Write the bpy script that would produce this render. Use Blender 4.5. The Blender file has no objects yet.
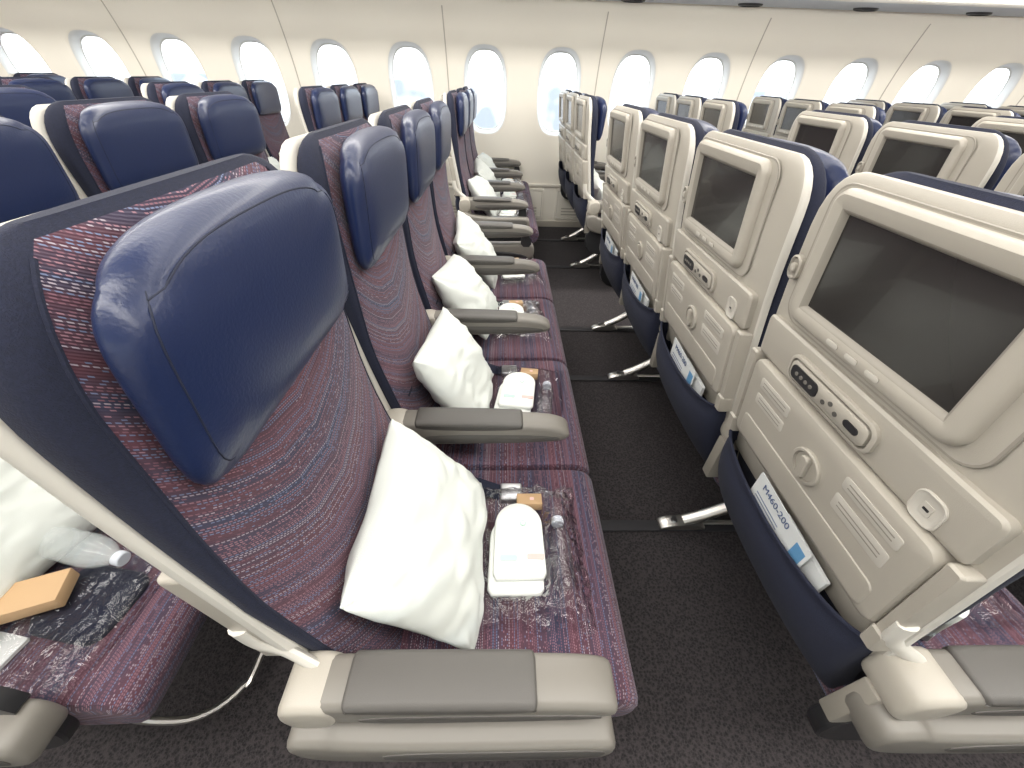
import bpy, bmesh, math, random
from math import sin, cos, pi, radians, sqrt, atan2, asin
from mathutils import Vector, Matrix, noise
random.seed(7)
S = bpy.context.scene
COL = S.collection
try:
    S.view_settings.view_transform = 'Standard'
except Exception: pass

# ------------------------------------------------------------ materials
def newmat(name):
    m = bpy.data.materials.new(name); m.use_nodes = True
    nt = m.node_tree
    return m, nt, nt.nodes['Principled BSDF']
def simple(name, col, rough=.5, metal=0., bump=0., bscale=200., var=0., vscale=5., sheen=0., coat=0.):
    m, nt, b = newmat(name)
    b.inputs['Base Color'].default_value = (*col, 1)
    b.inputs['Roughness'].default_value = rough
    b.inputs['Metallic'].default_value = metal
    b.inputs['Sheen Weight'].default_value = sheen
    b.inputs['Coat Weight'].default_value = coat
    tc = nt.nodes.new('ShaderNodeTexCoord')
    if bump > 0:
        n = nt.nodes.new('ShaderNodeTexNoise'); n.inputs['Scale'].default_value = bscale
        n.inputs['Detail'].default_value = 3
        bp = nt.nodes.new('ShaderNodeBump'); bp.inputs['Strength'].default_value = bump
        bp.inputs['Distance'].default_value = .002
        nt.links.new(tc.outputs['Object'], n.inputs['Vector'])
        nt.links.new(n.outputs['Fac'], bp.inputs['Height'])
        nt.links.new(bp.outputs['Normal'], b.inputs['Normal'])
    if var > 0:
        n = nt.nodes.new('ShaderNodeTexNoise'); n.inputs['Scale'].default_value = vscale
        n.inputs['Detail'].default_value = 4
        r = nt.nodes.new('ShaderNodeValToRGB')
        r.color_ramp.elements[0].position = .3; r.color_ramp.elements[1].position = .7
        r.color_ramp.elements[0].color = (*[c*(1-var) for c in col], 1)
        r.color_ramp.elements[1].color = (*[min(1, c*(1+var)) for c in col], 1)
        nt.links.new(tc.outputs['Object'], n.inputs['Vector'])
        nt.links.new(n.outputs['Fac'], r.inputs['Fac'])
        nt.links.new(r.outputs['Color'], b.inputs['Base Color'])
    return m

def M(nt, op, a, b=None, c=None):
    n = nt.nodes.new('ShaderNodeMath'); n.operation = op
    for i, v in enumerate((a, b, c)):
        if v is None: continue
        if isinstance(v, (int, float)): n.inputs[i].default_value = v
        else: nt.links.new(v, n.inputs[i])
    return n.outputs[0]

def fabric():
    m, nt, b = newmat('woven_stripe_fabric')
    b.inputs['Roughness'].default_value = .88
    b.inputs['Sheen Weight'].default_value = .10
    uv = nt.nodes.new('ShaderNodeUVMap'); uv.uv_map = 'UVMap'
    sp = nt.nodes.new('ShaderNodeSeparateXYZ'); nt.links.new(uv.outputs[0], sp.inputs[0])
    s, t = sp.outputs[0], sp.outputs[1]
    cmb = nt.nodes.new('ShaderNodeCombineXYZ')
    nt.links.new(M(nt, 'MULTIPLY', s, 24.0), cmb.inputs[0])
    nt.links.new(M(nt, 'MULTIPLY', t, .8), cmb.inputs[1])
    n1 = nt.nodes.new('ShaderNodeTexNoise'); n1.inputs['Scale'].default_value = 1; n1.inputs['Detail'].default_value = 3
    nt.links.new(cmb.outputs[0], n1.inputs['Vector'])
    r1 = nt.nodes.new('ShaderNodeValToRGB')
    el = r1.color_ramp.elements
    el[0].position = .34; el[0].color = (.026, .029, .064, 1)
    el[1].position = .68; el[1].color = (.088, .028, .042, 1)
    e = el.new(.45); e.color = (.046, .029, .054, 1)
    e = el.new(.54); e.color = (.074, .029, .046, 1)
    nt.links.new(n1.outputs['Fac'], r1.inputs['Fac'])
    P = .0034
    sr = M(nt, 'DIVIDE', s, P)
    row = M(nt, 'FLOOR', sr); fr = M(nt, 'FRACT', sr)
    wn0 = nt.nodes.new('ShaderNodeTexWhiteNoise'); wn0.noise_dimensions = '1D'
    nt.links.new(row, wn0.inputs['W'])
    tt = M(nt, 'ADD', M(nt, 'DIVIDE', t, .0048), M(nt, 'MULTIPLY', wn0.outputs['Value'], 7.3))
    cell = M(nt, 'FLOOR', tt); fc = M(nt, 'FRACT', tt)
    c2 = nt.nodes.new('ShaderNodeCombineXYZ'); nt.links.new(row, c2.inputs[0]); nt.links.new(cell, c2.inputs[1])
    wn = nt.nodes.new('ShaderNodeTexWhiteNoise'); wn.noise_dimensions = '2D'
    nt.links.new(c2.outputs[0], wn.inputs['Vector'])
    on = M(nt, 'GREATER_THAN', M(nt, 'ADD', M(nt, 'MULTIPLY', wn.outputs['Value'], .6), wn0.outputs['Value']), .56)
    inr = M(nt, 'MULTIPLY', M(nt, 'GREATER_THAN', fr, .28), M(nt, 'LESS_THAN', fr, .74))
    inc = M(nt, 'GREATER_THAN', fc, .35)
    mask = M(nt, 'MULTIPLY', M(nt, 'MULTIPLY', on, inr), inc)
    r2 = nt.nodes.new('ShaderNodeValToRGB'); r2.color_ramp.interpolation = 'CONSTANT'
    e2 = r2.color_ramp.elements
    e2[0].position = 0; e2[0].color = (.24, .125, .155, 1)
    e2[1].position = .70; e2[1].color = (.12, .15, .25, 1)
    e = e2.new(.28); e.color = (.16, .07, .095, 1)
    e = e2.new(.56); e.color = (.29, .25, .29, 1)
    n3 = nt.nodes.new('ShaderNodeMath'); n3.operation = 'FRACT'
    nt.links.new(M(nt, 'MULTIPLY', wn0.outputs['Value'], 13.7), n3.inputs[0])
    nt.links.new(n3.outputs[0], r2.inputs['Fac'])
    mx = nt.nodes.new('ShaderNodeMixRGB')
    nt.links.new(mask, mx.inputs[0]); nt.links.new(r1.outputs[0], mx.inputs[1]); nt.links.new(r2.outputs[0], mx.inputs[2])
    nt.links.new(mx.outputs[0], b.inputs['Base Color'])
    bp = nt.nodes.new('ShaderNodeBump'); bp.inputs['Strength'].default_value = .35; bp.inputs['Distance'].default_value = .0010
    nt.links.new(M(nt, 'SINE', M(nt, 'MULTIPLY', sr, 2*pi)), bp.inputs['Height'])
    nt.links.new(bp.outputs[0], b.inputs['Normal'])
    return m

mFab = fabric()
mNavy = simple('navy_wool', (.008, .011, .029), .9, bump=.4, bscale=700, var=.2, vscale=300, sheen=.02)
mLeat = simple('navy_leather', (.008, .017, .062), .36, bump=.22, bscale=260, coat=.08)
mSeam = simple('navy_thread', (.006, .010, .03), .7)
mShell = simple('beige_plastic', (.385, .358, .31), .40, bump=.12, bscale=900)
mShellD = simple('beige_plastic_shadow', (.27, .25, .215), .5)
mCream = simple('cream_plastic', (.58, .56, .51), .4)
mScreen = simple('screen_glass', (.022, .020, .019), .20, coat=.2)
mDark = simple('black_plastic', (.02, .02, .022), .4)
mPad = simple('taupe_armrest', (.085, .080, .074), .48, bump=.15, bscale=700)
mPadL = simple('light_taupe_armrest', (.180, .168, .148), .42)
mMetal = simple('brushed_aluminium', (.62, .60, .57), .32, 1.0)
mLabel = simple('label_plastic', (.50, .475, .425), .5)
mLine = simple('label_print', (.25, .23, .20), .6)
mSteel = simple('buckle_steel', (.55, .55, .56), .3, 1.0)
SEATM = [mFab, mNavy, mLeat, mSeam, mShell, mShellD, mCream, mScreen, mDark, mPad, mPadL, mMetal, mLabel, mLine, mSteel]
FAB, NAVY, LEAT, SEAM, SHELL, SHELLD, CREAM, SCREEN, DARK, PAD, PADL, METAL, LABEL, LINE, STEEL = range(15)

# ------------------------------------------------------------ mesh builder
class MB:
    def __init__(s): s.v = []; s.f = []; s.m = []; s.uv = []
    def add(s, vs, fs, ms, uvs=None):
        o = len(s.v); s.v += [tuple(p) for p in vs]
        s.uv += (uvs if uvs else [(p[0], p[1]) for p in vs])
        for f, m in zip(fs, ms): s.f.append([i+o for i in f]); s.m.append(m)
    def loft(s, rings, mat, cap0=True, cap1=True, matf=None, uvf=None, closed=True):
        n = len(rings[0]); vs = []; uv = []
        for i, r in enumerate(rings):
            for j, p in enumerate(r):
                vs.append(p); uv.append(uvf(i, j, p) if uvf else (p[0], p[1]))
        fs = []; ms = []
        for i in range(len(rings)-1):
            for j in range(n if closed else n-1):
                k = (j+1) % n
                fs.append([i*n+j, i*n+k, (i+1)*n+k, (i+1)*n+j]); ms.append(matf(i, j) if matf else mat)
        if cap0: fs.append(list(range(n))[::-1]); ms.append(matf(0, 0) if matf else mat)
        if cap1: fs.append([(len(rings)-1)*n+j for j in range(n)]); ms.append(mat)
        s.add(vs, fs, ms, uv)
    def build(s, name, mats, ang=38, coll=None, obj=True):
        me = bpy.data.meshes.new(name); me.from_pydata(s.v, [], s.f)
        for m in mats: me.materials.append(m)
        me.polygons.foreach_set('material_index', s.m)
        uvl = me.uv_layers.new(name='UVMap')
        for l in me.loops: uvl.data[l.index].uv = s.uv[l.vertex_index]
        bm = bmesh.new(); bm.from_mesh(me); bmesh.ops.recalc_face_normals(bm, faces=bm.faces); bm.to_mesh(me); bm.free()
        me.polygons.foreach_set('use_smooth', [True]*len(me.polygons))
        me.set_sharp_from_angle(angle=radians(ang))
        if not obj: return me
        return mkobj(name, me)
def mkobj(name, me, loc=(0, 0, 0), rot=(0, 0, 0), parent=None):
    o = bpy.data.objects.new(name, me); o.location = loc; o.rotation_euler = rot; COL.objects.link(o)
    if parent: o.parent = parent
    return o

def rrect(cy, cz, hw, hh, r, n=6):
    r = max(.0005, min(r, hw, hh)); out = []
    for (sy, sz, a0) in ((1, 1, 0), (-1, 1, 90), (-1, -1, 180), (1, -1, 270)):
        for i in range(n+1):
            a = radians(a0+90*i/n)
            out.append((cy+sy*(hw-r)+r*cos(a), cz+sz*(hh-r)+r*sin(a)))
    return out
def rplate(mb, P, cy, cz, hw, hh, r, levels, n=6, cap0=False, capmat=None):
    rings = []
    for (ins, d, m) in levels:
        rings.append([P(y, z, d) for y, z in rrect(cy, cz, hw-ins, hh-ins, r-ins, n)])
    mb.loft(rings, capmat if capmat is not None else levels[-1][2], cap0, True,
            matf=lambda i, j: levels[i+1][2])
def offset2(pts, d):
    n = len(pts); out = []
    A = sum(pts[i][0]*pts[(i+1) % n][1]-pts[(i+1) % n][0]*pts[i][1] for i in range(n))
    sg = 1 if A > 0 else -1
    for i in range(n):
        p0, p1, p2 = pts[i-1], pts[i], pts[(i+1) % n]
        e = Vector((p2[0]-p0[0], p2[1]-p0[1]));
        if e.length < 1e-9: out.append(p1); continue
        e.normalize(); nx, nz = e.y*sg, -e.x*sg
        out.append((p1[0]-nx*d, p1[1]-nz*d))
    return out
def smoothclosed(pts, it=2):
    for _ in range(it):
        q = []
        n = len(pts)
        for i in range(n):
            a, b = pts[i], pts[(i+1) % n]
            q.append((a[0]*.75+b[0]*.25, a[1]*.75+b[1]*.25)); q.append((a[0]*.25+b[0]*.75, a[1]*.25+b[1]*.75))
        pts = q
    return pts
def extr(mb, prof, levels, mat, matf=None, uv=False, zf=None):
    rings = []
    arc = [0]
    for i in range(len(prof)-1):
        arc.append(arc[-1]+sqrt((prof[i+1][0]-prof[i][0])**2+(prof[i+1][1]-prof[i][1])**2))
    for (y, ins) in levels:
        rings.append([(x, y, z+(zf(x, y) if zf else 0)) for x, z in (offset2(prof, ins) if ins else prof)])
    mb.loft(rings, mat, True, True, matf=matf, uvf=(lambda i, j, p: (arc[j], p[1])) if uv else None)
def tube(mb, pts, r, mat, n=10, sm=True, flat=1.0):
    pts = [Vector(p) for p in pts]
    if sm:
        q = []
        for i in range(len(pts)-1):
            p0 = pts[max(0, i-1)]; p1 = pts[i]; p2 = pts[i+1]; p3 = pts[min(len(pts)-1, i+2)]
            for k in range(5):
                t = k/5
                q.append(.5*((2*p1)+(-p0+p2)*t+(2*p0-5*p1+4*p2-p3)*t*t+(-p0+3*p1-3*p2+p3)*t**3))
        q.append(pts[-1]); pts = q
    rings = []; up = None
    for i, p in enumerate(pts):
        d = (pts[min(i+1, len(pts)-1)]-pts[max(i-1, 0)]).normalized()
        if up is None:
            up = Vector((0, 0, 1)) if abs(d.z) < .9 else Vector((1, 0, 0))
        a = d.cross(up).normalized(); b = a.cross(d).normalized(); up = b
        rings.append([tuple(p+a*r*flat*cos(2*pi*k/n)+b*r*sin(2*pi*k/n)) for k in range(n)])
    mb.loft(rings, mat)
def box(mb, x0, x1, y0, y1, z0, z1, mat, bv=.004):
    prof = [(px, pz) for px, pz in rrect((x0+x1)/2, (z0+z1)/2, (x1-x0)/2, (z1-z0)/2, bv, 2)]
    extr(mb, prof, [(y0, bv), (y0+bv*.3, bv*.3), (y0+bv, 0), (y1-bv, 0), (y1-bv*.3, bv*.3), (y1, bv)], mat)
def interp(tab, z):
    if z <= tab[0][0]: return tab[0][1]
    for (a, va), (b, vb) in zip(tab, tab[1:]):
        if z <= b:
            return va+(vb-va)*(z-a)/(b-a)
    return tab[-1][1]

W = .515     # lateral seat pitch
YC = W/2
XB = [(.30, -.17), (.43, -.235), (.55, -.28), (.66, -.305), (.78, -.322), (.9, -.342), (1.0, -.357), (1.17, -.372), (1.3, -.378)]
XF = [(.34, -.14), (.46, -.180), (.6, -.228), (.75, -.264), (.9, -.284), (1.05, -.296), (1.2, -.304)]
def sm_tab(tab, z, d=.05): return (interp(tab, z-d)+interp(tab, z)*2+interp(tab, z+d))/4
xb = lambda z: sm_tab(XB, z)
xf = lambda z: sm_tab(XF, z)
def sp(v, e): return math.copysign(abs(v)**e, v)

def build_seat(end_near=False, end_far=False, name='seat', raised=False):
    mb = MB()
    # --- seat cushion
    prof = [(-.235, .34), (-.24, .44), (-.20, .468), (-.05, .462), (.10, .464), (.19, .468), (.235, .458), (.258, .425), (.250, .375), (.22, .345), (.0, .335)]
    prof = smoothclosed(prof, 2)
    i0 = min(range(len(prof)), key=lambda i: prof[i][0]*1+prof[i][1]*2); prof = prof[i0:]+prof[:i0]
    ys = [(.003, .03), (.004, .012), (.010, .003), (.02, 0)]+[(.02+(W-.04)*k/10, 0) for k in range(1, 10)]+[(W-.02, 0), (W-.010, .003), (W-.004, .012), (W-.003, .03)]
    def zf(x, y):
        return -.008*math.exp(-((x-.0)/.12)**2-((y-YC)/.13)**2)+.002*noise.noise(Vector((x*14, y*14, 3)))
    extr(mb, prof, ys, NAVY, matf=lambda i, j: FAB, uv=True, zf=zf)
    # --- backrest cushion
    zs = [.40+.05*k for k in range(14)]+[1.075, 1.095, 1.115, 1.135, 1.155, 1.17, 1.184, 1.195, 1.204, 1.210, 1.213]
    NP = 72; JB = 12; rings = []; arcs = [0]; top0 = 1.06; ZT = 1.2135
    for i, z in enumerate(zs):
        t = max(0, (z-top0)/(ZT-top0)); k = (1-t**4.0)**.5 if t < 1 else 0
        w = .234*(.93+.07*min(1, (z-.4)/.4))*(.60+.40*(max(0, 1-t**3.0))**.5)
        a, bk = xf(z), xb(z)+.012
        xc = (a+bk)/2; h = abs(a-bk)/2*max(.25, k)
        lim = interp([(.5, .985), (.75, .965), (.95, .945), (1.1, .90), (1.15, .87), (1.2, .84)], z)
        tb = asin(lim**(1/.42))
        ring = []
        for j in range(NP):
            q, jj = divmod(j, 18)
            m_ = jj if q in (0, 2) else 18-jj
            th0 = tb*m_/JB if m_ <= JB else tb+(pi/2-tb)*(m_-JB)/(18-JB)
            th = {0: th0, 1: pi-th0, 2: pi+th0, 3: 2*pi-th0}[q]
            cx = sp(cos(th), .62) if abs(cos(th)) > 1e-6 else 0; cy = sp(sin(th), .42)
            x = xc+h*cx; y = YC+w*cy
            if cx > -.2:
                up = max(0, min(1, (z-.85)/.25))*(1-.7*t)
                x += .012*up*abs(cy)**4*max(0, cx+.2)/1.2
                x += .004*noise.noise(Vector((y*7, z*7, 1)))
            ring.append((x, y, z))
        rings.append(ring)
        if i: arcs.append(arcs[-1]+zs[i]-zs[i-1])
    def mf(i, j):
        fr = (j < JB) or (j >= NP-JB)
        return FAB if (fr and i < len(zs)-3) else NAVY
    mb.loft(rings, NAVY, matf=mf, uvf=lambda i, j, p: (arcs[i]+5.3-.10*((p[1]-YC)/.2)**2, p[1]))
    for sj in (JB, NP-JB):
        tube(mb, [rings[i][sj] for i in range(2, len(zs)-3)], .0022, NAVY, 6, False)
    # --- headrest (padded leather cushion with small wings)
    NU, NV = 32, 20
    hc = 1.096; hw = .205; hh = .112
    def sq(u, v):
        d = max(1e-6, (abs(u)**6+abs(v)**6)**(1/6.)); m_ = max(abs(u), abs(v))
        return u*m_/d, v*m_/d
    def hs(u, v, side):
        uu, vv = sq(u, v)
        y = YC-.004+uu*hw*(1-.012*(vv+1)); z = hc+vv*hh*(1-.05*uu*uu)-.018*abs(uu)**3
        e = (max(0, 1-abs(u)**6)*max(0, 1-abs(v)**6))**.42
        base = xf(min(z, 1.2))+.004+.018*abs(uu)**3*(.55+.45*vv)
        x = base+.016+.004*vv+side*(.026+.006*vv if side > 0 else .026)*e
        if side > 0: x += .008*(1-vv*vv)*(1-abs(uu)**3)*e
        return (x, y, z)
    vs = []; fs = []
    for side in (1, -1):
        o = len(vs)
        for a in range(NU+1):
            for b_ in range(NV+1):
                vs.append(hs(sin((-1+2*a/NU)*pi/2), sin((-1+2*b_/NV)*pi/2), side))
        for a in range(NU):
            for b_ in range(NV):
                q = o+a*(NV+1)+b_
                fs.append([q, q+NV+1, q+NV+2, q+1])
    key = {}; rem = []; nv = []
    for p in vs:
        k = (round(p[0], 5), round(p[1], 5), round(p[2], 5))
        if k not in key: key[k] = len(nv); nv.append(p)
        rem.append(key[k])
    f2 = []
    for f in fs:
        g = []
        for i in f:
            if rem[i] not in g: g.append(rem[i])
        if len(g) > 2: f2.append(g)
    mb.add(nv, f2, [LEAT]*len(f2))
    for sy in (-1, 1):
        tube(mb, [hs(sy*.90, -.90+1.80*k/14, 1) for k in range(15)], .0009, SEAM, 5, False)
    tube(mb, [hs(-.90+1.80*k/24, .84, 1) for k in range(25)], .0009, SEAM, 5, False)
    # --- rear shell
    rings = []; zs2 = [.60, .602, .62, .66, .72, .78, .84, .9, .96, 1.02, 1.08, 1.12, 1.145, 1.165, 1.18, 1.192, 1.201, 1.206]
    for z in zs2:
        t = max(0, (z-1.11)/(1.2065-1.11)); k = (max(0, 1-t**2.6))**.5
        w = .238*(.74+.26*k); hx = .018*(.35+.65*k)
        if z == .60: w *= .96; hx *= .6
        xc = xb(z)+.0145
        rings.append([(xc+hx*sp(cos(2*pi*j/40), .6), YC+w*sp(sin(2*pi*j/40), .38), z) for j in range(40)])
    mb.loft(rings, SHELL, matf=lambda i, j: CREAM if cos(2*pi*(j+.5)/40) > -.35 else SHELL)
    P = lambda y, z, d: (xb(z)-.004-d, y, z)
    # monitor bezel + screen
    cz = 1.086
    rplate(mb, P, YC+.018, cz, .163, .104, .026,
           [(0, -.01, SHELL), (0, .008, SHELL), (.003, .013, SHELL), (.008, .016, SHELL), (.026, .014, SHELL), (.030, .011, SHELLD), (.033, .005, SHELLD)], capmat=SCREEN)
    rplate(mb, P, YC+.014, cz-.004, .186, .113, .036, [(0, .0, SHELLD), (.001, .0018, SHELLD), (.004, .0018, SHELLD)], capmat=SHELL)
    for k in (-1, 0, 1):
        rplate(mb, P, YC+.02+k*.040, cz-.0895, .012, .0045, .0045, [(0, .012, SHELLD), (0, .0165, SHELLD), (.0015, .0170, LABEL)])
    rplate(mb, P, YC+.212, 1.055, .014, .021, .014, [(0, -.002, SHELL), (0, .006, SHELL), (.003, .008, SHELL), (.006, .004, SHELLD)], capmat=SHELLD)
    rplate(mb, P, YC+.212, 1.055, .006, .008, .006, [(0, .003, SHELL), (0, .009, SHELL), (.002, .010, SHELL)])
    # mid strip with handset
    rplate(mb, P, YC, .922, .222, .042, .012, [(0, -.01, SHELL), (0, .006, SHELL), (.004, .010, SHELL), (.012, .011, SHELL)])
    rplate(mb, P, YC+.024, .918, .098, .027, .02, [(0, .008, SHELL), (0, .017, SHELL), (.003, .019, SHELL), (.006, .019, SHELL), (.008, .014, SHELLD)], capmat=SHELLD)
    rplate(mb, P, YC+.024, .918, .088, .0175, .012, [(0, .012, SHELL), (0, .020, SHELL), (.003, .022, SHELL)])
    rplate(mb, P, YC+.072, .918, .034, .0135, .010, [(0, .020, DARK), (.001, .0235, DARK)])
    for k in range(4):
        rplate(mb, P, YC+.054+k*.012, .918, .0035, .0035, .0035, [(0, .0235, PADL), (0, .0248, PADL)])
    for k in range(3):
        rplate(mb, P, YC+.022-k*.014, .918+(.004 if k % 2 else -.004), .004, .004, .004, [(0, .022, PADL), (0, .0235, PAD)])
    rplate(mb, P, YC-.038, .918, .014, .006, .006, [(0, .022, PADL), (0, .0238, DARK)])
    # outlet
    rplate(mb, P, YC-.163, .905, .020, .024, .014, [(0, .010, LABEL), (0, .013, LABEL), (.002, .014, LABEL), (.005, .0125, LABEL)])
    rplate(mb, P, YC-.163, .905, .007, .009, .002, [(0, .0125, SHELLD), (0, .0135, LABEL)])
    rplate(mb, P, YC-.163, .905, .004, .002, .001, [(0, .0135, DARK), (0, .0139, DARK)])
    # tray table (stowed)
    rplate(mb, P, YC-.004, .780, .208, .098, .020, [(0, -.01, SHELL), (0, .016, SHELL), (.003, .021, SHELL), (.009, .023, SHELL), (.03, .0235, SHELL)])
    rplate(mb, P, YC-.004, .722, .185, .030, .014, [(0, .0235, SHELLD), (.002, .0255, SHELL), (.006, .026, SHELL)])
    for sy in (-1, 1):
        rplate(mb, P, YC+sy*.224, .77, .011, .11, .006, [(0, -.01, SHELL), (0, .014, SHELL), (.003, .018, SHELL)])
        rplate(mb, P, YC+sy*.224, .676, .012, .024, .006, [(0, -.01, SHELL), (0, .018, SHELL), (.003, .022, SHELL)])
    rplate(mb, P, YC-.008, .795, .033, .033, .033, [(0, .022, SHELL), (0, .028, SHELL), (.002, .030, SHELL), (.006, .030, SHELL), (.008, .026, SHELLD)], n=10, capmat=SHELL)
    rplate(mb, P, YC-.008, .795, .008, .024, .007, [(0, .025, SHELL), (0, .034, SHELL), (.002, .036, SHELL)])
    for (ly, lz, lw, lh) in ((.118, .842, .046, .012), (.118, .805, .046, .012), (-.125, .842, .052, .012), (-.125, .800, .052, .016)):
        rplate(mb, P, YC+ly, lz, lw, lh, .005, [(0, .0225, LABEL), (0, .0245, LABEL), (.001, .0248, LABEL)])
        for q in (-1, 1):
            rplate(mb, P, YC+ly, lz+q*.004, lw*.8, .0011, .0005, [(0, .0246, LINE), (0, .0251, LINE)])
    # --- lower back cover + literature pocket
    rings = []
    for z in [.30, .305, .33, .38, .44, .50, .56, .61, .64, .645]:
        xa = xb(z)
        w = .222 if .31 < z < .64 else .212
        rings.append([(xa+.03+.032*sp(cos(2*pi*j/32), .5), YC+w*sp(sin(2*pi*j/32), .4), z) for j in range(32)])
    mb.loft(rings, NAVY)
    rings = []
    for k in range(17):
        z = .34+.325*k/16; t = k/16
        d = .012+.036*sin(pi*min(1, t*1.05+.02))**.7+.028*t
        rings.append([(xb(z)+.015-(d+.015)*max(0, sin(pi*j/28))**.35, YC+.226*cos(pi*j/28), z-.042*sin(pi*j/28)**1.3*t**2) for j in range(29)])
    mb.loft(rings, NAVY, cap0=True, cap1=False, closed=False)
    mb.loft([rings[-1], [(p[0]+.004, YC+(p[1]-YC)*.985, p[2]-.001) for p in rings[-1]], [(p[0]+.006, YC+(p[1]-YC)*.98, p[2]-.05) for p in rings[-1]]], NAVY, False, False, closed=False)
    tube(mb, [Vector(p) for p in rings[-1][1:-1]], .0035, NAVY, 6, False)
    # --- seat belt
    def strap(pts, w=.022, t=.0012):
        q = []
        P_ = [Vector(p) for p in pts]
        for i in range(len(P_)-1):
            for k in range(4): q.append(P_[i].lerp(P_[i+1], k/4))
        q.append(P_[-1]); rings = []
        for i, p in enumerate(q):
            d = (q[min(i+1, len(q)-1)]-q[max(0, i-1)]).normalized()
            s_ = d.cross(Vector((0, 0, 1))).normalized(); n_ = s_.cross(d)
            rings.append([tuple(p+s_*a+n_*b) for a, b in ((w, 0), (w, t), (-w, t), (-w, 0))])
        mb.loft(rings, NAVY)
    strap([(-.195, W-.05, .475), (-.13, W-.055, .478), (-.06, W-.07, .476), (.00, W-.09, .470)])
    box(mb, .0, .055, W-.118, W-.068, .466, .484, STEEL, .005)
    # --- armrests
    def arm(y0, lower):
        h = .030 if not lower else .034
        s2 = -1 if lower < 0 else 1
        if lower: y0 += s2*.005
        if raised and lower < 0:
            ca, sa = cos(radians(97)), sin(radians(97))
            R = lambda ps: [(-.255+(x+.25)*ca-(z-.615)*sa, .625+(x+.25)*sa+(z-.615)*ca) for x, z in ps]
        else: R = lambda ps: ps
        def lv(h, y=None, b=.010):
            y = y0 if y is None else y
            return [(y-h, b*1.15), (y-h+.0015, b*.6), (y-h+.005, b*.2), (y-h+.011, 0), (y+h-.011, 0), (y+h-.005, b*.2), (y+h-.0015, b*.6), (y+h, b*1.15)]
        top = [(-.262, .600), (-.272, .628), (-.258, .648), (-.20, .652), (-.05, .650), (.08, .647), (.135, .640), (.166, .624), (.170, .608), (.150, .594), (.10, .588), (-.02, .583), (-.14, .578), (-.235, .578)]
        top = smoothclosed(top, 3)
        extr(mb, R(top), lv(h), PADL)
        pad = [(-.205, .628), (-.207, .654), (-.195, .658), (-.05, .6565), (.045, .6545), (.054, .650), (.054, .628)]
        pad = smoothclosed(pad, 2)
        extr(mb, R(pad), lv(h+.0015, b=.007), PAD)
        side = smoothclosed([(-.19, .588), (-.19, .618), (.04, .620), (.13, .616), (.150, .607), (.13, .600), (.02, .591)], 2)
        for sg in (-1, 1):
            extr(mb, R(side), [(y0+sg*(h-.003), 0), (y0+sg*(h+.0012), .0), (y0+sg*(h+.002), .002)], PAD)
        pb = smoothclosed([(-.300, .590), (-.296, .635), (-.275, .652), (-.232, .653), (-.216, .63), (-.22, .59), (-.24, .565), (-.285, .565)], 3)
        extr(mb, pb, lv(h+.003, b=.009), SHELL)
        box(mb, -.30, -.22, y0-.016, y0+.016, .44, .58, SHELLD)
        if lower:
            lo = smoothclosed([(-.30, .485), (-.305, .565), (-.25, .572), (-.22, .550), (-.08, .538), (.06, .542), (.15, .544), (.178, .531), (.182, .485), (.165, .455), (.05, .440), (-.10, .440), (-.24, .452)], 3)
            yy = y0+s2*.024
            extr(mb, lo, lv(h, yy), PADL)
            extr(mb, smoothclosed([(-.17, .470), (-.17, .525), (.04, .528), (.15, .532), (.165, .51), (.15, .475)], 2),
                 [(yy+s2*(h-.003), 0), (yy+s2*(h+.0012), 0), (yy+s2*(h+.002), .002)], PAD)
            extr(mb, smoothclosed([(.10, .53), (.105, .60), (.15, .60), (.165, .53)], 1), [(y0-.012, 0), (y0+.012, 0)], DARK)
            extr(mb, smoothclosed([(-.28, .30), (-.29, .50), (.12, .50), (.16, .44), (.10, .33), (-.05, .28)], 2), [(y0-.018, .004), (y0-.014, 0), (y0+.014, 0), (y0+.018, .004)], DARK)
            yq = y0-s2*.030
            tube(mb, [(-.225, yq+s2*.02, .600), (-.255, yq+s2*.012, .640), (-.295, yq, .670), (-.322, yq, .700), (-.330, yq, .745)], .0135, CREAM, 10, flat=.6)
    arm(0, -1 if end_near else 0)
    if end_far: arm(W, 1)
    return mb.build(name, SEATM, obj=False)

meN = build_seat(True, False, 'airplane_seat_aisle_mesh')
meR = build_seat(True, False, 'airplane_seat_raised_arm_mesh', True)
meM = build_seat(False, False, 'airplane_seat_middle_mesh')
meF = build_seat(False, True, 'airplane_seat_end_mesh')

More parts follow.
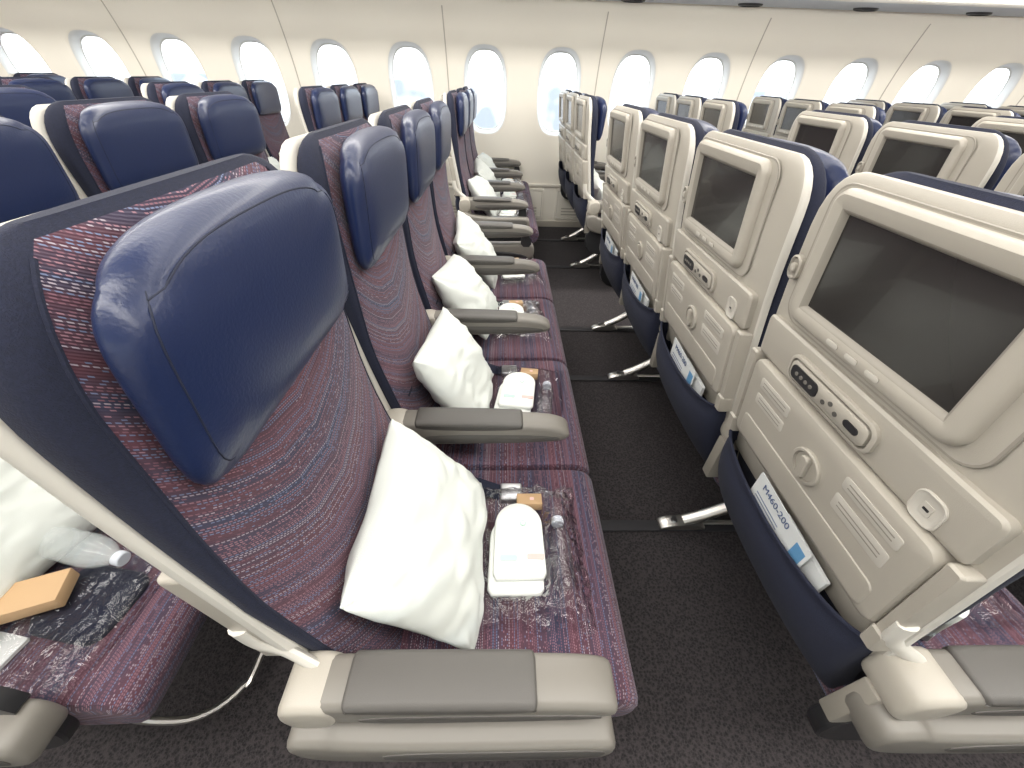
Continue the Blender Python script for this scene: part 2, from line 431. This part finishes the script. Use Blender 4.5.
def build_frame(n, legs, name):
    mb = MB()
    L = n*W
    for x in (-.13, .14):
        tube(mb, [(x, .02, .315), (x, L-.02, .315)], .022, DARK, 12, False)
    for y in legs:
        extr(mb, smoothclosed([(-.285, .010), (-.285, .026), (-.25, .040), (-.17, .050), (-.12, .030), (-.12, .010)], 1), [(y-.022, .003), (y-.018, 0), (y+.018, 0), (y+.022, .003)], METAL)
        tube(mb, [(-.235, y, .03), (-.235, y, .052)], .011, STEEL, 10, False)
        box(mb, .10, .20, y-.018, y+.018, .010, .034, METAL, .006)
        tube(mb, [(-.20, y, .042), (-.14, y, .074), (-.06, y, .13), (.02, y, .21), (.12, y, .31)], .020, METAL, 12)
        tube(mb, [(.16, y, .03), (.15, y, .16), (.14, y, .31)], .016, METAL, 10)
        tube(mb, [(-.20, y+.0, .028), (-.05, y, .028), (.16, y, .028)], .008, METAL, 8)
        tube(mb, [(-.05, y, .13), (-.10, y, .22), (-.13, y, .31)], .013, METAL, 10)
    tube(mb, [(.02, .05, .30), (.08, .045, .17), (.17, .06, .11), (.235, .12, .095), (.25, .22, .095), (.25, L/2, .095), (.25, L-.22, .095), (.235, L-.12, .095), (.17, L-.06, .11), (.08, L-.045, .17), (.02, L-.05, .30)], .008, METAL, 8)
    for i in range(n):
        box(mb, -.16, .12, i*W+.10, i*W+.41, .262, .325, DARK, .01)
    return mb.build(name, SEATM, obj=False)
Y0A = .165; Y0B = 2.80; PX = .872
frA = build_frame(4, [.615, 1.505, 2.03], 'seat_frame_centre_mesh')
frB = build_frame(3, [.45, 1.15], 'seat_frame_side_mesh')
for r in range(-6, 7):
    X = r*PX
    for k in range(4):
        mkobj('airplane_seat', (meR if r == -1 else meN) if k == 0 else (meF if k == 3 else meM), (X, Y0A+k*W, 0))
    mkobj('seat_frame', frA, (X, Y0A, 0))
    for k in range(3):
        mkobj('airplane_seat', meN if k == 0 else (meF if k == 2 else meM), (X, Y0B+k*W, 0))
    mkobj('seat_frame', frB, (X, Y0B, 0))

# ------------------------------------------------------------ pillows
mPil = simple('pillow_cotton', (.70, .735, .70), .9, bump=.3, bscale=900)
def pillow(seed):
    mb = MB(); N = 48; w = .186; h = .154; T = .058
    for side in (1, -1):
        vs = []; fs = []
        for a in range(N+1):
            for b in range(N+1):
                u = sin((-1+2*a/N)*pi/2); v = sin((-1+2*b/N)*pi/2)
                e = (max(0, 1-abs(u)**2.8)*max(0, 1-abs(v)**2.8))**.6
                rc = 1-.03*(abs(u)*abs(v))**3
                x = u*w*(1-.04*(1-v*v))*rc; y = v*h*(1-.05*(1-u*u))*rc
                nz = noise.noise(Vector((x*8+seed, y*8, side*2.+seed)))*.020+abs(noise.noise(Vector((x*13+y*9+seed*3, y*26, side))))*.016
                ang = atan2(abs(v)-1.02, abs(u)-1.02)
                cr = .009*sin(11*ang+seed)*max(0, abs(u)*abs(v))**1.2
                z = side*(T*e+(nz+cr)*e**.4)+.012*noise.noise(Vector((x*5, y*5, seed)))
                vs.append((x, y, z))
        for a in range(N):
            for b in range(N):
                q = a*(N+1)+b; fs.append([q, q+N+1, q+N+2, q+1])
        mb.add(vs, fs, [0]*len(fs))
    me = mb.build('pillow_mesh', [mPil], ang=180, obj=False)
    bm = bmesh.new(); bm.from_mesh(me); bmesh.ops.remove_doubles(bm, verts=bm.verts, dist=.0004)
    bmesh.ops.recalc_face_normals(bm, faces=bm.faces); bm.to_mesh(me); bm.free()
    for p in me.polygons: p.use_smooth = True
    return me
pil = [pillow(s) for s in (1.3, 4.1, 7.7)]
def place_pillow(X, y, k, tilt=0, roll=0, dx=0, dz=0):
    a = radians(54+tilt)
    up = Vector((-cos(a), 0, sin(a))); al = Vector((0, 1, 0)); nn = al.cross(up)
    if nn.x < 0: nn = -nn; al = -al
    R = Matrix((al, up, nn)).transposed().to_4x4() @ Matrix.Rotation(radians(roll), 4, 'Z')
    o = mkobj('pillow', pil[k % 3])
    o.matrix_world = Matrix.Translation((X-.135+dx, y, .604+dz)) @ R
    return o

# ------------------------------------------------------------ amenity pack
def wrapmat(name, fres, tint):
    m = bpy.data.materials.new(name); m.use_nodes = True; nt = m.node_tree; nt.nodes.clear()
    out = nt.nodes.new('ShaderNodeOutputMaterial'); mix = nt.nodes.new('ShaderNodeMixShader')
    tr = nt.nodes.new('ShaderNodeBsdfTransparent'); gl = nt.nodes.new('ShaderNodeBsdfGlossy')
    tr.inputs[0].default_value = (*tint, 1); gl.inputs['Roughness'].default_value = .14
    tc = nt.nodes.new('ShaderNodeTexCoord')
    v = nt.nodes.new('ShaderNodeTexNoise'); v.inputs['Scale'].default_value = 30; v.inputs['Detail'].default_value = 3; v.inputs['Distortion'].default_value = 1.0
    bp = nt.nodes.new('ShaderNodeBump'); bp.inputs['Strength'].default_value = .9; bp.inputs['Distance'].default_value = .011
    nt.links.new(tc.outputs['Object'], v.inputs['Vector']); nt.links.new(v.outputs['Fac'], bp.inputs['Height'])
    nt.links.new(bp.outputs[0], gl.inputs['Normal'])
    lw = nt.nodes.new('ShaderNodeLayerWeight'); lw.inputs[0].default_value = .2
    nt.links.new(bp.outputs[0], lw.inputs['Normal'])
    f = M(nt, 'ADD', M(nt, 'MULTIPLY', lw.outputs['Fresnel'], fres), .04)
    nt.links.new(f, mix.inputs[0]); nt.links.new(tr.outputs[0], mix.inputs[1]); nt.links.new(gl.outputs[0], mix.inputs[2])
    nt.links.new(mix.outputs[0], out.inputs[0]); return m
mWrap = wrapmat('clear_wrap', .62, (.90, .90, .92))
mSlip = simple('white_terry', (.80, .82, .79), .9, bump=.3, bscale=700)
mKraft = simple('kraft_card', (.50, .33, .18), .7)
mPrintG = simple('print_green', (.48, .68, .60), .8)
mPrintP = simple('print_pink', (.75, .50, .47), .8)
mCap = simple('white_cap', (.6, .64, .70), .4)
KM = [mWrap, mSlip, mKraft, mPrintG, mPrintP, mCap, mDark, mNavy]
def kit(seed, slip=True):
    mb = MB()
    P = lambda y, z, d: (y, z, d)
    if slip:
        # folded white slippers lying on the opened wrap, rounded toes pointing away from the aisle
        for (ox, oy, h0, sx_) in ((-.030, -.020, .016, 1.0), (-.022, .004, .030, .96)):
            prof = []
            for k in range(29):
                a = pi*k/28; prof.append((ox+.056*sx_*cos(a), oy+.040+.058*sin(a)))
            prof += [(ox-.058*sx_, oy-.070), (ox-.050*sx_, oy-.082), (ox+.050*sx_, oy-.080), (ox+.058*sx_, oy-.068)]
            rings = []
            for (sc, zz) in ((.94, h0), (1, h0+.005), (.985, h0+.011), (.93, h0+.015), (.6, h0+.0165)):
                rings.append([(ox+(p[0]-ox)*sc, oy+(p[1]-oy)*sc, zz+.003) for p in prof])
            mb.loft(rings, 1)
        Z = .015
        rplate(mb, P, -.012, .045, .007, .007, .007, [(0, .033+Z, 3), (0, .0365+Z, 3)])
        rplate(mb, P, -.012, .045, .0045, .0045, .0045, [(0, .0365+Z, 1), (0, .0368+Z, 1)])
        rplate(mb, P, -.045, -.035, .018, .006, .004, [(0, .033+Z, 3), (0, .0358+Z, 3)])
        rplate(mb, P, .012, -.032, .018, .006, .004, [(0, .033+Z, 4), (0, .0358+Z, 4)])
        rplate(mb, P, .006, .113, .030, .015, .002, [(0, .020, 2), (0, .044, 2), (.001, .045, 2)], cap0=True)
        rplate(mb, P, .012, .113, .005, .004, .002, [(0, .045, 4), (0, .0456, 4)])
        rings = []
        for (yy, rr) in ((-.085, .016), (-.083, .022), (-.06, .0235), (-.045, .0222), (-.03, .0235), (-.01, .0222), (.01, .0235), (.035, .022), (.05, .012), (.056, .0115)):
            rings.append([(.070+rr*cos(2*pi*j/18), yy, .028+rr*sin(2*pi*j/18)) for j in range(18)])
        mb.loft(rings, 0)
        rings = [[(.070+rr*cos(2*pi*j/18), yy, .028+rr*sin(2*pi*j/18)) for j in range(18)] for (yy, rr) in ((.055, .0135), (.056, .0145), (.069, .0145), (.071, .013))]
        mb.loft(rings, 5)
    else:
        rplate(mb, P, .02, .0, .075, .065, .03, [(0, .002, 7), (-.002, .012, 7), (.004, .022, 7), (.02, .026, 7)], cap0=True)
        rplate(mb, P, -.075, -.10, .040, .030, .004, [(0, .001, 1), (0, .008, 1), (.001, .0085, 1)], cap0=True)
    N = 64; vs = []; fs = []
    for a in range(N+1):
        for b in range(N+1):
            u = -1+2*a/N; v = -1+2*b/N
            x = .003+u*.120*(1+.10*noise.noise(Vector((v*3, seed, 1)))); y = .005+v*.164*(1+.08*noise.noise(Vector((u*3, seed, 5))))
            e = (max(0, 1-abs(u)**4)*max(0, 1-abs(v)**4))**.5
            q = Vector((x*20, y*20, seed))
            HZ = .034
            if slip:
                # dips under the slippers, bulges over the bottle
                ins = max(0, 1-(abs(x+.027)/.068)**6)*max(0, 1-(abs(y-.005)/.115)**6)
                HZ = .036*(1-ins)+.010*ins
                HZ += .018*math.exp(-((x-.075)/.03)**2)*(1 if y < .08 else .4)
            z = .003+HZ*e+(e*.009*noise.noise(q)+.006*abs(noise.noise(q*2.3)))*(.35 if HZ < .02 else 1)+(1-e)*.022*abs(noise.noise(q*1.6))
            vs.append((x, y, z))
    for a in range(N):
        for b in range(N):
            q = a*(N+1)+b; fs.append([q, q+N+1, q+N+2, q+1])
    mb.add(vs, fs, [0]*len(fs))
    return mb.build('amenity_kit_mesh', KM, ang=60, obj=False)
kits = [kit(2.2), kit(6.4)]; kitB = kit(3.7, False)
PR = {0: (0, 3, 0), 1: (4, -7, .01), 2: (-3, -10, .0), 3: (2, 9, .0), 4: (-2, -8, 0), 5: (3, 9, 0), 6: (0, -5, 0)}
for r in range(-4, 3):
    for i in range(7):
        Y = (Y0A+i*W) if i < 4 else (Y0B+(i-4)*W)
        t, ro, dx = PR[(i+(0 if r == 0 else r*3)) % 7]
        place_pillow(r*PX, Y+W/2-.008, i+r, t, ro, dx)
        if r == -1 and i == 0:
            mkobj('amenity_kit', kitB, (-PX+.055, .335, .4625), (0, 0, radians(-10)))
            continue
        o = mkobj('amenity_kit', kits[(i+r) % 2], (r*PX+.064+(.01 if i % 2 else 0), Y+.270, .4625), (0, 0, radians([0, -8, 5, 10, -6, 3, 7][i])))

# clear water bottle and biscuit box on the seat behind
mBot = simple('bottle_plastic', (.85, .92, .92), .06)
nb = mBot.node_tree.nodes['Principled BSDF']; nb.inputs['Alpha'].default_value = .24
mb = MB()
rings = []
prof = [(-.105, .018), (-.102, .029), (-.085, .031), (-.078, .028), (-.071, .031), (-.064, .028), (-.057, .031), (-.05, .028), (-.043, .031), (-.036, .028), (-.029, .031), (-.01, .0315), (.02, .0315), (.045, .027), (.065, .018), (.075, .0125), (.08, .0125)]
for (yy, rr) in prof: rings.append([(yy, rr*cos(2*pi*j/24), .031+rr*sin(2*pi*j/24)) for j in range(24)])
mb.loft(rings, 0)
mb.loft([[(yy, rr*cos(2*pi*j/20), .031+rr*sin(2*pi*j/20)) for j in range(20)] for (yy, rr) in ((.079, .0125), (.08, .0140), (.094, .0140), (.096, .012))], 1)
bo = mb.build('water_bottle', [mBot, mCap]); bo.location = (-PX+.030, Y0A+.245, .500); bo.rotation_euler = (0, radians(2), radians(-12))
mb = MB(); box(mb, -.05, .05, -.032, .032, 0, .028, 0, .002)
bx = mb.build('biscuit_box', [mKraft]); bx.location = (-PX+.005, Y0A+.160, .505); bx.rotation_euler = (0, 0, radians(20))

# ------------------------------------------------------------ safety cards in pockets
mCard = simple('card_white', (.66, .68, .68), .4)
mBlue = simple('card_blue', (.12, .30, .52), .4)
mInk = simple('card_ink', (.08, .12, .24), .6)
def card(X, Y):
    e = bpy.data.objects.new('safety_card', None); COL.objects.link(e)
    mb = MB()
    P = lambda y, z, d: (-d, y, z)
    rplate(mb, P, 0, .012, .085, .062, .004, [(0, 0, 0), (0, .0012, 0)], n=2, cap0=True)
    rplate(mb, P, -.066, .012, .013, .045, .001, [(0, .0012, 1), (0, .0015, 1)], n=2)
    for q in range(3):
        rplate(mb, P, .030, .026-q*.009, .040, .0012, .0005, [(0, .0012, 2), (0, .0015, 2)], n=1)
    me = mb.build('card_sheet_mesh', [mCard, mBlue, mInk], obj=False)
    mkobj('card_sheet', me, parent=e)
    cu = bpy.data.curves.new('card_title', 'FONT'); cu.body = 'M460-200'; cu.size = .022; cu.align_x = 'CENTER'; cu.align_y = 'CENTER'; cu.extrude = .0003
    t = bpy.data.objects.new('card_title', cu); COL.objects.link(t); cu.materials.append(mInk)
    t.matrix_world = Matrix.Translation((-.0022, .018, .054)) @ Matrix(((0, 0, -1), (-1, 0, 0), (0, 1, 0))).to_4x4()
    t.parent = e
    mb = MB()
    P2 = lambda y, z, d: (.016-d, y, z)
    rplate(mb, P2, -.060, .005, .064, .050, .003, [(0, 0, 0), (0, .008, 0)], n=2, cap0=True)
    mkobj('magazine', mb.build('magazine_mesh', [mCard, mBlue], obj=False), parent=e)
    e.location = (X+xb(.62)-.038, Y, .607); e.rotation_euler = (radians(4), radians(-4), 0)
for r in (1, 2):
    for i in range(4): card(r*PX, Y0A+i*W+YC-.012)

# ------------------------------------------------------------ shell of the cabin
mWall = simple('cabin_panel', (.86, .82, .73), .5, bump=.05, bscale=400)
mReveal = simple('window_reveal', (.72, .72, .70), .4)
mGap = simple('panel_gap', (.50, .46, .40), .7)
mBin = simple('psu_panel', (.42, .45, .50), .5)
mCeil = simple('ceiling_panel', (.80, .78, .74), .6)
def carpet():
    m, nt, b = newmat('cabin_carpet'); b.inputs['Roughness'].default_value = .95
    tc = nt.nodes.new('ShaderNodeTexCoord')
    n = nt.nodes.new('ShaderNodeTexNoise'); n.inputs['Scale'].default_value = 300; n.inputs['Detail'].default_value = 2
    v = nt.nodes.new('ShaderNodeTexVoronoi'); v.inputs['Scale'].default_value = 130
    nt.links.new(tc.outputs['Object'], n.inputs[0]); nt.links.new(tc.outputs['Object'], v.inputs['Vector'])
    r = nt.nodes.new('ShaderNodeValToRGB'); r.color_ramp.elements[0].position = .34; r.color_ramp.elements[1].position = .70
    r.color_ramp.elements[0].color = (.006, .005, .006, 1); r.color_ramp.elements[1].color = (.042, .035, .037, 1)
    mm = M(nt, 'ADD', M(nt, 'MULTIPLY', n.outputs['Fac'], .6), M(nt, 'MULTIPLY', v.outputs['Distance'], .5))
    nt.links.new(mm, r.inputs[0]); nt.links.new(r.outputs[0], b.inputs['Base Color'])
    bp = nt.nodes.new('ShaderNodeBump'); bp.inputs['Strength'].default_value = .8; bp.inputs['Distance'].default_value = .003
    nt.links.new(mm, bp.inputs['Height']); nt.links.new(bp.outputs[0], b.inputs['Normal'])
    return m
mCar = carpet()
XL, XR = -6.6, 6.6
W0 = 4.42; YN = -2.06
def wy(z): return W0-.30*max(0, z-1.0)**2
WP = .666; WX0 = -.175; WZ = 1.172; WHW, WHH = .195, .325; WE = .72
KS = .87
ks = range(-9, 11)
def wall(name, mir):
    mb = MB()
    f = (lambda x, y, z: (x, y, z)) if not mir else (lambda x, y, z: (x, (W0+YN)-y, z))
    z0, z1 = .78, 1.57
    for k in ks:
        cx = WX0+k*WP
        n = 12; sqr = []
        for s_ in range(4):
            for i in range(n):
                t = -1+2*i/n
                sqr.append([(1, t), (-t, 1), (-1, -t), (t, -1)][s_])
        rings = []
        zc = (z0+z1)/2
        for t in (0, .35, .65, .85, 1):
            ring = []
            for (a, b) in sqr:
                X0, Z0 = cx+a*WP/2, zc+b*(z1-z0)/2
                th = atan2(b, a)
                X1, Z1 = cx+WHW*sp(cos(th), WE), WZ+WHH*sp(sin(th), WE)
                x, z = X0+(X1-X0)*t, Z0+(Z1-Z0)*t
                ring.append(f(x, wy(z), z))
            rings.append(ring)
        for (sc, d) in ((.985, .003), (.96, .010), (.935, .024), (.91, .044), (KS, .075)):
            ring = []
            for (a, b) in sqr:
                th = atan2(b, a)
                x, z = cx+WHW*sc*sp(cos(th), WE), WZ+(WHH-(1-sc)*.22)*sp(sin(th), WE)
                ring.append(f(x, wy(z)+d, z))
            rings.append(ring)
        mb.loft(rings, 0, False, False, matf=lambda i, j: 0 if i < 4 else 1)
    xa, xz = WX0+(ks[0]-.5)*WP, WX0+(ks[-1]+.5)*WP
    for (za, zb, nn) in ((0, z0, 6), (z1, 1.80, 5)):
        rings = [[f(x, wy(za+(zb-za)*i/nn), za+(zb-za)*i/nn) for x in (xa, xz)] for i in range(nn+1)]
        mb.loft(rings, 0, False, False, closed=False)
    o = mb.build(name, [mWall, mReveal], ang=60)
    return f
fL = wall('wall_left', False)
fR = wall('wall_right', True)
mPane = bpy.data.materials.new('acrylic_pane'); mPane.use_nodes = True
nt = mPane.node_tree; nt.nodes.clear()
o_ = nt.nodes.new('ShaderNodeOutputMaterial'); mi = nt.nodes.new('ShaderNodeMixShader'); tr = nt.nodes.new('ShaderNodeBsdfTransparent'); gl = nt.nodes.new('ShaderNodeBsdfGlossy')
gl.inputs['Roughness'].default_value = .05; mi.inputs[0].default_value = .06
nt.links.new(tr.outputs[0], mi.inputs[1]); nt.links.new(gl.outputs[0], mi.inputs[2]); nt.links.new(mi.outputs[0], o_.inputs[0])
wi = 0
for mir in (False, True):
    f = fR if mir else fL
    mb = MB()
    pr = [((KS+.01)*WHW*sp(cos(2*pi*j/40), WE), (WHH-(.99-KS)*.22)*sp(sin(2*pi*j/40), WE)) for j in range(40)]
    sg = -1 if mir else 1
    rg = [[(x*s_, sg*(.074+d-.30*max(0, WZ+z*s_-1.0)**2), z*s_) for x, z in pr] for (s_, d) in ((1.02, 0), (1.0, -.003), (.97, -.003), (.965, .004))]
    mb.loft(rg, 0, False, False)
    pn = [[(x*s_, sg*(.077-.30*max(0, WZ+z*s_-1.0)**2), z*s_) for x, z in pr] for s_ in (.98, .5)]
    mb.loft(pn, 1, False, True)
    me = mb.build('window_mesh', [mReveal, mPane], obj=False)
    for k in ks:
        wi += 1
        mkobj('window_%d' % wi, me, (WX0+k*WP, (W0 if not mir else YN), WZ))
mb = MB()
for mir in (False, True):
    f = fR if mir else fL
    for m_ in range(-5, 6):
        x = WX0-.5*WP+m_*2*WP
        if x < XL or x > XR: continue
        rings = [[f(xx, wy(z)-dd, z) for (xx, dd) in ((x-.005, -.001), (x-.004, .003), (x+.004, .003), (x+.005, -.001))] for z in [.1+.085*i for i in range(20)]]
        mb.loft(rings, 0, False, False, closed=False)
mb.build('trim_1', [mGap])
mb = MB()
for k in range(-9, 10):
    x = WX0+.33+k*WP
    P = lambda y, z, d: (y, W0-d, z)
    rplate(mb, P, x, .23, .27, .15, .02, [(0, 0, 0), (0, .012, 0), (.004, .016, 0), (.02, .016, 0), (.024, .010, 1), (.03, .010, 0)])
    for q in range(3): rplate(mb, P, x, .13+q*.03, .20, .006, .004, [(0, .010, 1), (0, .012, 1)])
mb.build('trim_2', [mWall, mGap])
mb = MB(); box(mb, XL+.2, XR-.2, W0-.02, W0, .40, .425, 0); mb.build('trim_3', [mWall])
mb = MB(); box(mb, XL+.2, XR-.2, W0-.018, W0-.001, .0, .06, 0); mb.build('baseboard_left', [mGap])

def slab(name, x0, x1, y0, y1, z0, z1, mat):
    mb = MB(); box(mb, x0, x1, y0, y1, z0, z1, 0, .002); return mb.build(name, [mat])
slab('floor', XL, XR, YN, W0+.02, -.06, 0, mCar)
slab('ceiling', XL, XR, YN, W0+.02, 2.32, 2.36, mCeil)
slab('wall_front', XR, XR+.05, YN, W0+.02, -.06, 2.36, mWall)
slab('wall_rear', XL-.05, XL, YN, W0+.02, -.06, 2.36, mWall)
mb = MB()
for y in [Y0A+.615, Y0A+1.505, Y0A+2.03, Y0B+.45, Y0B+1.15]:
    box(mb, XL+.05, XR-.05, y-.022, y+.022, 0, .009, 0, .003)
mb.build('seat_track', [simple('track_cover', (.018, .017, .02), .6)])
for nm, mir in (('overhead_bin', False), ('overhead_bin', True)):
    mb = MB(); f = fR if mir else fL
    ZB = 1.762
    prof = [(wy(ZB)+.02, ZB+.03), (wy(ZB)-.02, ZB+.01), (4.12, ZB), (3.74, ZB-.002), (3.64, ZB+.010), (3.56, ZB+.06), (3.50, 1.97), (3.54, 2.12), (3.62, 2.31), (4.40, 2.31), (4.44, 1.9)]
    rings = [[f(x, p[0], p[1]) for p in prof] for x in (XL+.02, XR-.02)]
    mb.loft(rings, 0, matf=lambda i, j: 1 if j in (1, 2) else 0)
    for k in range(-7, 8):
        x = 1.84+k*.89
        rings = [[f(x+.085*s_*cos(2*pi*j/24), 4.02+.05*s_*sin(2*pi*j/24), z) for j in range(24)] for (s_, z) in ((1.1, ZB+.001), (1.05, ZB-.010), (.9, ZB-.014), (.85, ZB-.008))]
        mb.loft(rings, 2, False, True)
    mb.build(nm, [mCream, mBin, mDark], ang=50)

# ------------------------------------------------------------ light
w = bpy.data.worlds.new('World'); S.world = w; w.use_nodes = True
nt = w.node_tree; bg = nt.nodes['Background']
tc = nt.nodes.new('ShaderNodeTexCoord'); sx = nt.nodes.new('ShaderNodeSeparateXYZ'); nt.links.new(tc.outputs['Generated'], sx.inputs[0])
r = nt.nodes.new('ShaderNodeValToRGB')
e = r.color_ramp.elements
e[0].position = .40; e[0].color = (.30, .31, .32, 1)
e[1].position = .60; e[1].color = (.75, .88, 1, 1)
x_ = e.new(.495); x_.color = (.34, .36, .38, 1)
x_ = e.new(.502); x_.color = (.92, .97, 1, 1)
nt.links.new(M(nt, 'MULTIPLY_ADD', sx.outputs[2], .5, .5), r.inputs[0])
nz = nt.nodes.new('ShaderNodeTexNoise'); nz.inputs['Scale'].default_value = 11; nz.inputs['Detail'].default_value = 2
nt.links.new(tc.outputs['Generated'], nz.inputs['Vector'])
rz = nt.nodes.new('ShaderNodeValToRGB'); rz.color_ramp.elements[0].position = .52; rz.color_ramp.elements[1].position = .60
rz.color_ramp.elements[0].color = (1, 1, 1, 1); rz.color_ramp.elements[1].color = (.54, .60, .68, 1)
nt.links.new(nz.outputs['Fac'], rz.inputs[0])
low = M(nt, 'LESS_THAN', sx.outputs[2], -.012)
mx = nt.nodes.new('ShaderNodeMixRGB'); mx.blend_type = 'MULTIPLY'
nt.links.new(low, mx.inputs[0]); nt.links.new(r.outputs[0], mx.inputs[1]); nt.links.new(rz.outputs[0], mx.inputs[2])
nt.links.new(mx.outputs[0], bg.inputs[0]); bg.inputs[1].default_value = 4.6

def area(name, loc, sx_, sy_, en, col=(1, .965, .91), rot=(0, 0, 0)):
    l = bpy.data.lights.new(name, 'AREA'); l.shape = 'RECTANGLE'; l.size = sx_; l.size_y = sy_; l.energy = en; l.color = col
    o = bpy.data.objects.new(name, l); o.location = loc; o.rotation_euler = rot; COL.objects.link(o); return o
area('ceiling_lamp', (0, -.15, 2.29), 12.5, .5, 215)
area('ceiling_lamp', (0, 2.5, 2.29), 12.5, .45, 250)
area('ceiling_lamp', (0, -1.4, 2.29), 12.5, .5, 100)
area('ceiling_lamp', (0, 1.2, 2.29), 12.5, .5, 110)
area('sidewall_lamp', (0, 3.60, 1.75), 12.5, .03, 20, rot=(radians(97), 0, 0))

# ------------------------------------------------------------ camera
F = 385.; th = math.atan((384-75)/F); rho = radians(1.9); psi = radians(2.0)
fw = Vector((sin(psi)*cos(th), cos(psi)*cos(th), -sin(th)))
r0 = Vector((cos(psi), -sin(psi), 0)); u0 = r0.cross(fw)
cx = cos(rho)*r0+sin(rho)*u0; cy = -sin(rho)*r0+cos(rho)*u0
mat = Matrix((cx, cy, -fw)).transposed().to_4x4(); mat.translation = (0, 0, 1.30)
cam = bpy.data.cameras.new('camera'); cam.sensor_width = 36; cam.lens = F/1024*36; cam.clip_start = .02
co = bpy.data.objects.new('camera', cam); COL.objects.link(co); co.matrix_world = mat
S.camera = co
